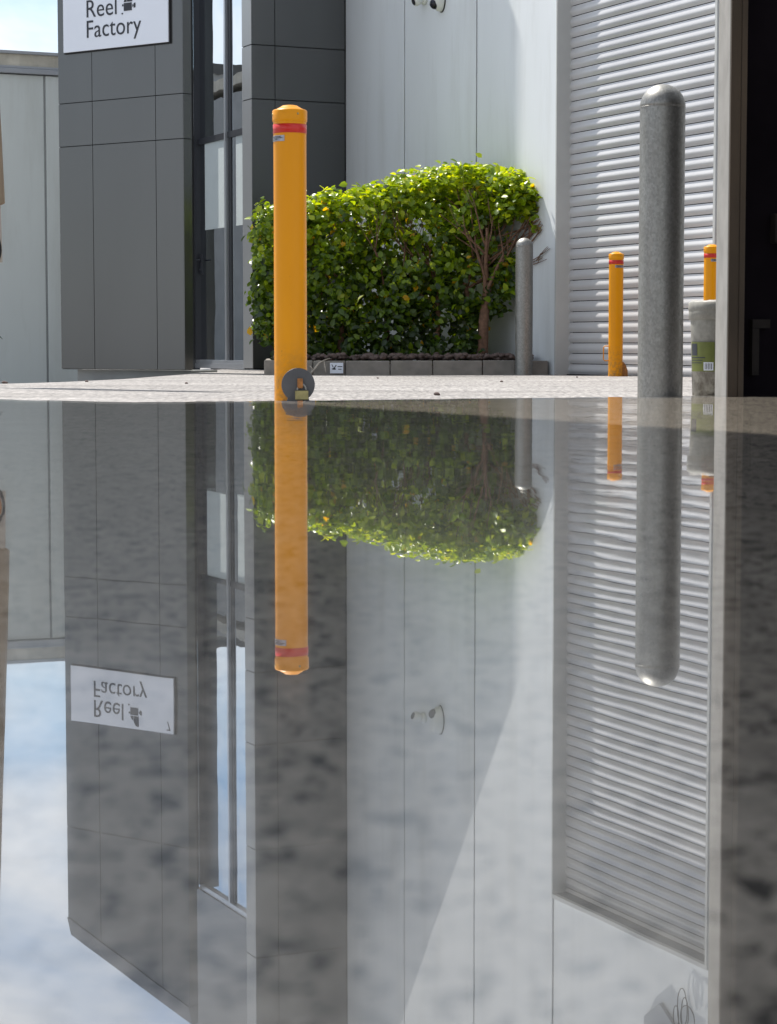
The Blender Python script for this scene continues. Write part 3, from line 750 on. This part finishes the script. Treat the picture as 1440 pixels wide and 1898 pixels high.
# ------------------------------------------------------------------ galvanised bollards
def steel_bollard(px, D, ytop, rad, label, zbase):
    c = at(px, 641, D); c.z = 0; H = at(px, ytop, D).z
    r = empty('steel_bollard', (c.x, c.y, zbase), label, 'bollard', 'galvanised steel bollards with domed caps')
    m = MB(); m.lathe(c, [(rad, zbase - 0.03), (rad, H - 0.45), (rad, H - rad - 0.004)], 72)
    m.build('post', M['galv'], r)
    prof = [(rad - 0.002, H - rad - 0.003), (rad + 0.0005, H - rad - 0.001)] 
    for i in range(1, 13):
        a = R(90) * i / 12; prof.append((max(0, (rad + 0.0005) * math.cos(a)), H - rad - 0.001 + (rad + 0.001) * math.sin(a) * 0.985))
    prof = [(x, min(z, H)) for x, z in prof]; prof[-1] = (0, H)
    m = MB(); m.lathe(c, prof, 72); m.build('cap', M['galv'], r)
    m = MB(); random.seed(int(px))
    ring = [c + Vector(((rad - 0.001) * math.cos(a), (rad - 0.001) * math.sin(a), H - rad - 0.003 + random.uniform(-.001, .001))) for a in [2 * math.pi * i / 60 for i in range(60)]]
    m.tube(ring + [ring[0]], [random.uniform(0.0016, 0.003) for _ in range(61)], 6); m.build('weld_seam', M['galv'], r)
    return r
steel_bollard(1224, 8.24, 155.5, 0.0855, 'tall thick galvanised bollard with domed cap in front of roller door', -0.032)
D4 = 18.35
steel_bollard(971, D4, 440.5, 0.0735, 'slimmer pale galvanised bollard against the pale wall right of hedge', ground_z(1.1, D4))

# ------------------------------------------------------------------ pail
D5 = 8.55
pc5 = at(1272, 640, D5); px5 = pc5.x + 0.165; zb5 = ground_z(px5, D5); zt5 = at(1290, 557, D5).z
pl = empty('paint_pail', (px5, D5, zb5), 'battered dirty white plastic pail with olive label beside pale jamb', 'pail')
c5 = Vector((px5, D5, 0))
rt = 0.150; rb = 0.140
def rp(z): return rb + (rt - rb) * (z - zb5) / (zt5 - zb5)
m = MB(); m.lathe(c5, [(0, zb5), (rb, zb5), (rp(zt5 - 0.08), zt5 - 0.08), (rt, zt5 - 0.06)], 56)
for v in m.bm.verts:
    n1 = mnoise.noise(Vector((v.co.x * 12, v.co.y * 12, v.co.z * 12)))
    v.co += Vector((n1, n1, 0)) * 0.004
m.build('body', M['pail'], pl)
m = MB(); m.lathe(c5, [(rt - 0.004, zt5 - 0.078), (rt + 0.006, zt5 - 0.075), (rt + 0.006, zt5 - 0.045), (rt + 0.006, zt5 - 0.04), (rt + 0.008, zt5 - 0.038), (rt + 0.006, zt5 - 0.008), (rt - 0.004, zt5), (rt - 0.03, zt5 - 0.004), (rt - 0.034, zt5 - 0.02), (0, zt5 - 0.02)], 56)
for v in m.bm.verts:
    n1 = mnoise.noise(Vector((v.co.x * 40, v.co.y * 40, v.co.z * 60)))
    v.co += Vector((n1 * .4, n1, n1)) * 0.004
m.build('lid', M['pail'], pl)
def wrap(mb, a0, a1, z0, z1, dr, seg=10):
    vs = [[mb.bm.verts.new(c5 + Vector(((rp(z) + dr) * math.cos(a), (rp(z) + dr) * math.sin(a), z))) for z in (z0, z1)] for a in [R(a0) + R(a1 - a0) * i / seg for i in range(seg + 1)]]
    for x, y in zip(vs, vs[1:]):
        f = mb.bm.faces.new([x[0], y[0], y[1], x[1]]); f.smooth = True
zl1 = at(1290, 634, D5).z; zl0 = at(1290, 688, D5).z
m = MB(); wrap(m, 190, 241, zl0, zl1, 0.0045); lb5 = m.build('label', M['green_label'], pl)
m = MB()
wrap(m, 192, 208, zl0 + 0.062, zl1 - 0.006, 0.0052); wrap(m, 190, 225, zl0 + 0.052, zl0 + 0.056, 0.0052); wrap(m, 190, 220, zl0 + 0.042, zl0 + 0.045, 0.0052); wrap(m, 190, 218, zl0 + 0.032, zl0 + 0.035, 0.0052)
m.build('print', M['ink'], lb5)
m = MB(); wrap(m, 222, 239, zl0 + 0.004, zl0 + 0.036, 0.0052); bc = m.build('barcode_panel', M['sign'], lb5)
m = MB()
for k in range(5): wrap(m, 224.5 + k * 2.8, 225.7 + k * 2.8, zl0 + 0.008, zl0 + 0.032, 0.0058, 2)
m.build('barcode', M['ink'], lb5)

# ------------------------------------------------------------------ garden bed: kerb, soil, stones
zk0, zk1 = -0.078, 0.038
kx0 = at(489, 680, 18.6).x; kx1 = at(1016, 680, 18.5).x
gk = empty('garden_kerb', (0, 18.6, zk0), 'low grey concrete kerb edging the hedge bed', 'kerb')
cuts = [489, 515, 580, 640, 723, 802, 894, 955, 1016]
random.seed(8)
for a, c in zip(cuts, cuts[1:]):
    xa = at(a, 680, 18.55).x + 0.003; xc = at(c, 680, 18.55).x - 0.003
    m = MB(); jy = random.uniform(-0.006, 0.006); jz = random.uniform(-0.003, 0.003)
    m.box(WORLD, xa, xc, -18.62 + jy, -18.52 + jy, zk0 - 0.05, zk1 + jz); m.build('kerb_block', M['kerb'], gk, bevel=0.008)
m = MB(); m.box(Frame((kx0 + 0.05, 18.63), (-0.05, 1), (-1, -0.05)), 0, 3.2, -0.05, 0.05, zk0 - 0.05, zk1 - .002); m.build('kerb_block', M['kerb'], gk, bevel=0.008)
m = MB()
m.poly([Vector((kx0 + 0.06, 18.63, 0.02)), Vector((1.35, 18.63, 0.02)), Vector((L0.x + 0.02, 22.4, 0.02)), Vector((kx0, 21.9, 0.02))])
bmesh.ops.subdivide_edges(m.bm, edges=m.bm.edges, cuts=12, use_grid_fill=True)
for v in m.bm.verts: v.co.z += 0.012 * mnoise.noise(v.co * 6)
tag(m.build('garden_soil', M['soil']), kind='structure')
random.seed(21)
stone_src = []
for k in range(5):
    me_b = bmesh.new(); bmesh.ops.create_icosphere(me_b, subdivisions=2, radius=0.5)
    sx, sy, sz = random.uniform(.8, 1.3), random.uniform(.6, 1), random.uniform(.45, .7)
    for v in me_b.verts:
        v.co = v.co * (1 + 0.35 * mnoise.noise(v.co * 2.2 + Vector((k * 7, 0, 0)))); v.co = Vector((v.co.x * sx, v.co.y * sy, v.co.z * sz))
    for f in me_b.faces: f.smooth = True
    me = bpy.data.meshes.new('stone'); me_b.to_mesh(me); me_b.free(); me.materials.append(M['stone']); stone_src.append(me)
m = MB()
for k in range(430):
    x = random.uniform(kx0 + 0.08, 1.25); y = 18.66 + abs(random.gauss(0, 0.16))
    q = random.uniform(0.03, 0.08); src = random.choice(stone_src)
    Mx = Matrix.Translation((x, y, 0.035 + q * 0.3 + random.uniform(0, .03))) @ Matrix.Rotation(random.uniform(0, 6), 4, 'Z') @ Matrix.Rotation(random.uniform(-.5, .5), 4, 'X') @ Matrix.Scale(q, 4)
    vs = [m.bm.verts.new(Mx @ v.co) for v in src.vertices]
    for p_ in src.polygons:
        f = m.bm.faces.new([vs[i] for i in p_.vertices]); f.smooth = True
tag(m.build('stone_mulch', M['stone']), 'brown stone mulch filling the hedge bed behind the kerb', 'mulch', kind='stuff')
# white plaque leaning on the kerb
kp = empty('kerb_plaque', at(624, 690, 18.5), 'small white printed plaque on the front of the garden kerb', 'plaque')
fp = Frame((0, 18.505), (1, 0), (0, -1)); xa, xb = at(611.5, 680, 18.5).x, at(636, 680, 18.5).x; za, zb_ = at(624, 692, 18.5).z, at(624, 672.5, 18.5).z
m = MB(); m.box(fp, xa, xb, -0.005, 0.004, za, zb_); m.build('plate', M['sign'], kp, bevel=0.001)
m = MB(); w_ = xb - xa; h_ = zb_ - za
for a, c, d, e in ((.58, .93, .60, .68), (.62, .88, .36, .43)): m.box(fp, xa + a * w_, xa + c * w_, 0.0042, 0.0052, za + d * h_, za + e * h_)
m.extrude_poly([fp.p(xa + a * w_, 0.0042, za + c * h_) for a, c in ((.12, .42), (.30, .55), (.46, .82), (.50, .76), (.38, .52), (.46, .40), (.40, .34), (.2, .36))], fp.n * 0.001)
m.extrude_poly([fp.p(xa + a * w_, 0.0042, za + c * h_) for a, c in ((.12, .84), (.17, .84), (.27, .60), (.22, .56))], fp.n * 0.001)
m.build('print', M['ink'], kp)

# ------------------------------------------------------------------ hedge
hb = empty('hedge_bush', (0, 19.2, 0.02), 'clipped green hedge with bare branches at its right end behind the kerb', 'hedge')
TOP = [(-1.20, 1.32), (-1.15, 1.42), (-1.1, 1.47), (-.72, 1.53), (-.38, 1.58), (-.1, 1.63), (.12, 1.72), (.38, 1.77), (.62, 1.79), (.87, 1.77), (1.1, 1.70), (1.22, 1.60), (1.30, 1.50)]
TOP = [(a, c - 0.075) for a, c in TOP]
def top_z(x):
    if x <= TOP[0][0]: return TOP[0][1]
    for (a, za), (c, zc_) in zip(TOP, TOP[1:]):
        if x <= c: return za + (zc_ - za) * (x - a) / (c - a)
    return TOP[-1][1]
def wallY(x):  # light wall depth at x
    t = (x - L0.x) / LU.x; return L0.y + LU.y * t
def back_y(x): return min(20.6, wallY(x) - 0.12) if x > -0.35 else 20.6
FRONT = 18.92
random.seed(77)
verts = []; faces = []; tints = []
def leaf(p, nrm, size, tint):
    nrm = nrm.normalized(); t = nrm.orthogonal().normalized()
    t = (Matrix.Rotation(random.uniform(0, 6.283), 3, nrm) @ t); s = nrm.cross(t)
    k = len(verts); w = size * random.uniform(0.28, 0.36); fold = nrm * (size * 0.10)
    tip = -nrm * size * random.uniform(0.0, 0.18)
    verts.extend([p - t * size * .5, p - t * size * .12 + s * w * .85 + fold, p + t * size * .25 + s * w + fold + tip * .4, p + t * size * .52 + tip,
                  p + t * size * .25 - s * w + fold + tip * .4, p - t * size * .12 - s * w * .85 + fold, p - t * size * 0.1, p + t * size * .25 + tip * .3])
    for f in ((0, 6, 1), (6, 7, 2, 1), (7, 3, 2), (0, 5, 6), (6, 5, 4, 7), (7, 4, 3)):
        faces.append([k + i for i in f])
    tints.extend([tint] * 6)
def zone(x, z):
    """leaf density 0..1 over the hedge outline"""
    tz = top_z(x)
    if x < -1.19 or x > 1.27 or z > tz + 0.03: return 0
    if z > tz - 0.24 and x < 1.3: return 1.0
    if z > tz - 0.30: return 0.6
    if x > 1.12: return 0.0
    right = 0.80 + 0.10 * math.sin(z * 9)
    if x < 0.45:
        lo = 0.42 - (x + 1.27) * 1.3 if x < -0.95 else 0.05
        if z < lo: return 0.0
        d = 1.0
        if x > 0.05 and 0.85 < z < 1.32: d = 0.45
        if z < 0.35: d = 0.55
        return d
    if 0.45 < z < 0.92 and x < 1.08: return 0.60 if x < right else 0.45
    if 0.06 < z <= 0.5 and x < 0.80: return 0.55
    if 0.92 <= z <= 1.50: return 0.42 if x < 0.9 else (0.12 if x < 1.05 else 0.03)
    return 0
def clump_noise(p, s): return mnoise.noise(p * s)
N = 0; tries = 0
def add_cluster(c, out, n, spread, size):
    global N
    for _ in range(n):
        p = c + Vector((random.gauss(0, spread), random.gauss(0, spread), random.gauss(0, spread * .8)))
        nr = out * 0.9 + Vector((random.gauss(0, .55), random.gauss(0, .55), random.gauss(0.35, .5)))
        t = min(0.95, max(0.0, random.gauss(0.50 + 0.42 * (p.z - 1.0), 0.24)))  # tint darkens lower down, painting shade on the hedge
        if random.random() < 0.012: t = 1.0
        leaf(p, nr, size * random.uniform(0.7, 1.25), t); N += 1
while N < 21000 and tries < 200000:
    tries += 1
    x = random.uniform(-1.27, 1.36); z = random.uniform(0.04, 1.82)
    d = zone(x, z)
    if d <= 0 or random.random() > d: continue
    by = back_y(x); fy = FRONT + 0.10 * (1 - min(1, (x + 1.27) / 0.25)) if x < -1.02 else FRONT
    if x > 1.0: fy = FRONT - 0.05
    by = max(by, fy + 0.12)
    u = random.random()
    if z > top_z(x) - 0.10: y = random.uniform(fy, by)
    else: y = fy + (by - fy) * (abs(random.gauss(0, 0.2)) if u < 0.62 else random.random())
    y = min(y, by); 
    # uneven surface and gaps
    g = clump_noise(Vector((x, y * .5, z)), 4.5)
    if g < -0.13 and z < top_z(x) - 0.16: continue
    y += 0.10 * clump_noise(Vector((x, 3, z)), 3.3)
    y = min(y, wallY(x) - 0.06) if x > -0.4 else y
    out = Vector((0, -0.8, 0.25))
    if z > top_z(x) - 0.14: out = Vector((0, -0.25, 1.0))
    if x < -1.12: out += Vector((-0.7, 0, 0))
    add_cluster(Vector((x, y, z)), out, random.randint(4, 8), 0.037, 0.068)
for _ in range(2600):  # extra hidden clusters added to cast the hedge's shadow on the wall
    u_ = random.uniform(2.6, 4.12); n_w = random.uniform(0.04, 0.27); z = random.uniform(1.25, 1.75)
    p = FL.p(u_, n_w, z)
    if p.x > 1.28 or z > top_z(p.x) - 0.04 or z < 1.25 + 0.45 * max(0, (p.x - 0.9)): continue
    add_cluster(p, Vector((0, -0.5, 0.6)), 6, 0.05, 0.068)
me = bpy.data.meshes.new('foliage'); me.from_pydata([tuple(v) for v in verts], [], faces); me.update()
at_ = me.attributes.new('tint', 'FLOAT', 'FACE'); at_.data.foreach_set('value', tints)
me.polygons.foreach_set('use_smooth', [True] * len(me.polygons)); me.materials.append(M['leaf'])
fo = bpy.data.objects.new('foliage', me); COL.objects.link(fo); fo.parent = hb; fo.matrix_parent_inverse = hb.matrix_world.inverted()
# trunks with branches
random.seed(5)
def branch(mb, p, d, length, r, depth):
    pts = [p]; rr = [r]; steps = 6
    for i in range(steps):
        d = (d + Vector((random.gauss(0, .13), random.gauss(0, .08), random.gauss(0.02, .08)))).normalized()
        q = pts[-1] + d * length / steps
        if len(pts) > 2 and (q.x > 1.24 or q.x < -1.15 or q.z > top_z(q.x) - 0.04): break
        q.y = min(q.y, wallY(q.x) - 0.05)
        pts.append(q); rr.append(r * (1 - 0.55 * (i + 1) / steps))
    mb.tube(pts, rr, 7)
    if depth > 0:
        for k in range(random.randint(2, 3)):
            i = min(random.randint(3, steps), len(pts) - 1); dd = (d + Vector((random.uniform(-.8, .9), random.uniform(-.4, .4), random.uniform(-.1, .7)))).normalized()
            branch(mb, pts[i], dd, length * random.uniform(.5, .75), rr[i] * .75, depth - 1)
stems = [(0.83, 19.0, 0.052, Vector((0.02, 0, 1)), 0.72), (0.78, 19.08, 0.030, Vector((-.12, 0, 1)), .8), (0.42, 19.1, 0.026, Vector((.1, 0, 1)), .8), (0.0, 19.2, 0.03, Vector((-.05, 0, 1)), .7), (-0.45, 19.25, 0.028, Vector((.08, 0, 1)), .7), (-0.9, 19.25, 0.026, Vector((-.1, 0, 1)), .6)]
for x, y, r, d, ln in stems:
    m = MB(); 
    pts = [Vector((x, y, 0.0))]; rr = [r * 1.15]
    for i in range(6):
        d2 = (d + Vector((random.gauss(0, .08), random.gauss(0, .04), 0))).normalized(); pts.append(pts[-1] + d2 * ln / 6); rr.append(r * (1 - .06 * i))
    m.tube(pts, rr, 10)
    for k in range(6 if x > .7 else 4):
        a = random.uniform(-1.0, 1.15) if x > .7 else random.uniform(-.8, .8)
        branch(m, pts[random.randint(4, 6)], Vector((a, random.uniform(-.3, .25), random.uniform(.5, 1.1))).normalized(), random.uniform(.45, .75), r * .42, 2)
    m.build('trunk', M['bark'], hb)
# long bare limbs reaching to the right end
m = MB()
for k in range(7):
    branch(m, Vector((0.86, 19.0, 0.75 + 0.05 * k)), Vector((random.uniform(.6, 1.0), random.uniform(-.15, .0), random.uniform(.25, 1.0))).normalized(), random.uniform(.42, .6), 0.011, 1)
m.build('bare_limbs', M['bark'], hb)

# ------------------------------------------------------------------ litter
def leaf_thing(name, p, size, m, label, cat, flat=True, rot=0.3):
    b = MB(); ring = []
    for i in range(14):
        a = 2 * math.pi * i / 14; x = math.cos(a) * size * .5; y = math.sin(a) * size * .26 * (1 - .3 * math.cos(a))
        v = Vector((x, y, 0.0)); v.rotate(Matrix.Rotation(rot, 3, 'Z')); v.z = 0.0006 + 0.0006 * (size > .05)
        ring.append(p + v)
    c = b.bm.verts.new(p + Vector((0, 0, 0.001))); vs = [b.bm.verts.new(q) for q in ring]
    for i in range(14): b.bm.faces.new([c, vs[i], vs[(i + 1) % 14]])
    o = b.build(name, m); pass
    return tag(o, label, cat)
d = ray(550, 778); s = -CAM_H / d.z
leaf_thing('floating_leaf', Vector((d.x * s, d.y * s, 0.001)), 0.047, M['wet_leaf'], 'single dark leaf floating on the water in front of the near yellow bollard', 'leaf', rot=0.05)
leaf_thing('dry_leaf', Vector((at(425, 688, 19.9).x, 19.9, ground_z(-1.5, 19.9) + 0.006)), 0.10, M['dead_leaf'], 'curled orange brown leaf on the paving below the glazed entrance', 'leaf')
leaf_thing('dry_leaf', Vector((at(607, 668, 18.56).x, 18.56, zk1 + 0.004)), 0.09, M['dead_leaf'], 'dry tan leaf lying on top of the garden kerb beside a twig', 'leaf', rot=.6)
m = MB()
tp = [at(576, 692, 18.42), at(583, 684, 18.43), at(590, 674, 18.45), at(600, 668, 18.5), at(611, 664, 18.56)]
m.tube(tp, [.009, .009, .008, .006, .004], 6); m.tube([at(604, 690, 18.44), at(602, 679, 18.46), at(600, 668, 18.5)], [.005, .005, .004], 6); m.tube([at(574, 678, 18.43), at(579, 683, 18.43), at(576, 692, 18.42)], .004, 6)
tag(m.build('fallen_twig', M['twig']), 'forked pale twig leaning against the garden kerb left of the plaque', 'twig')
def pebble(px, D, s, label):
    o = bpy.data.objects.new('loose_pebble', stone_src[int(px) % 5]); COL.objects.link(o)
    p = at(px, 641, D); o.location = (p.x, D, ground_z(p.x, D) + s * .2); o.scale = (s, s, s * .9); tag(o, label, 'pebble', 'loose pebbles on the paving')
pebble(810, 8.6, 0.030, 'small dark pebble on the sunlit paving at the water edge')
for k, (px_, D_, s_) in enumerate(((345, 12.4, .022), (700, 15.5, .02), (930, 13.2, .024), (1070, 16.2, .02), (160, 13.5, .026))):
    pebble(px_, D_, s_, 'tiny dark pebble lying on the pale paving ' + ('left of the near yellow bollard', 'in front of the kerb plaque', 'in front of the hedge trunk', 'before the roller door frame', 'in front of the sign wall')[k])
pebble(8, 14.8, 0.05, 'pale pebble on the paving at the far left edge')

# ------------------------------------------------------------------ slivers at the left edge
bn = empty('hanging_banner', (-2.1, 11.0, 0), 'brown weathered canvas above a beige board with ring emblem at the far left edge', 'banner')
DB = 11.0
def bx(px, z): 
    return Vector(((px - 720) / FPX * DB, DB, z))
m = MB()
zc0 = at(10, 376, DB).z
m.extrude_poly([bx(-90, zc0 - 0.02), bx(-5, zc0 - .02), bx(12, zc0 + 0.0), bx(8, zc0 + 0.30), bx(1, zc0 + .75), bx(-8, zc0 + 1.3), bx(-20, zc0 + 2.1), bx(-90, zc0 + 2.1)], Vector((0, 0.05, 0))); m.build('canvas', M['brown_cloth'], bn, bevel=0.004)
m = MB(); zb0_ = at(5, 486, DB).z
m.extrude_poly([bx(-90, zb0_), bx(7, zb0_), bx(5, zc0 - 0.01), bx(-90, zc0 - 0.01)], Vector((0, 0.03, 0))); brd = m.build('board', M['board'], bn)
m = MB(); zr = at(0, 462, DB).z
m.tube([Vector(((-17 - 720) / FPX * DB + 0.062 * math.cos(a), DB - 0.004, zr + 0.09 * math.sin(a))) for a in [2 * math.pi * i / 32 for i in range(33)]], 0.007, 6); m.build('ring_emblem', M['gap'], brd)
m = MB(); m.disc(Vector(((-17 - 720) / FPX * DB, DB - 0.002, zr)), 0.05, (0, -1, 0), 0.004, ry=0.075); m.build('emblem_fill', M['rust'], brd)
m = MB(); m.tube([bx(-60, -0.12), bx(-60, zc0 + 2.4)], 0.035, 12); m.build('pole', M['gutter'], bn)
pt = empty('spiky_plant', (-2.35, 12.2, -0.06), 'dark spiky leaved plant poking in at the far left edge', 'plant')
random.seed(12)
for k in range(9):
    m = MB(); o0 = Vector(((-46 - 720) / FPX * 12.2, 12.2, at(0, 560, 12.2).z - .1)); a = R(-40 + k * 24)
    ln = random.uniform(.14, .19); dv = Vector((math.cos(a), random.uniform(-.2, .2), math.sin(a)))
    pts = [o0 + dv * ln * t + Vector((0, 0, -0.06 * t * t)) for t in (0, .25, .5, .75, 1)]
    m.tube(pts, [.006, .010, .009, .006, .001], 5); m.build('leaf_blade', M['palm'], pt)
m = MB(); m.tube([Vector((o0.x, 12.2, -0.08)), Vector((o0.x, 12.2, o0.z))], 0.02, 8); m.build('stem', M['bark'], pt)
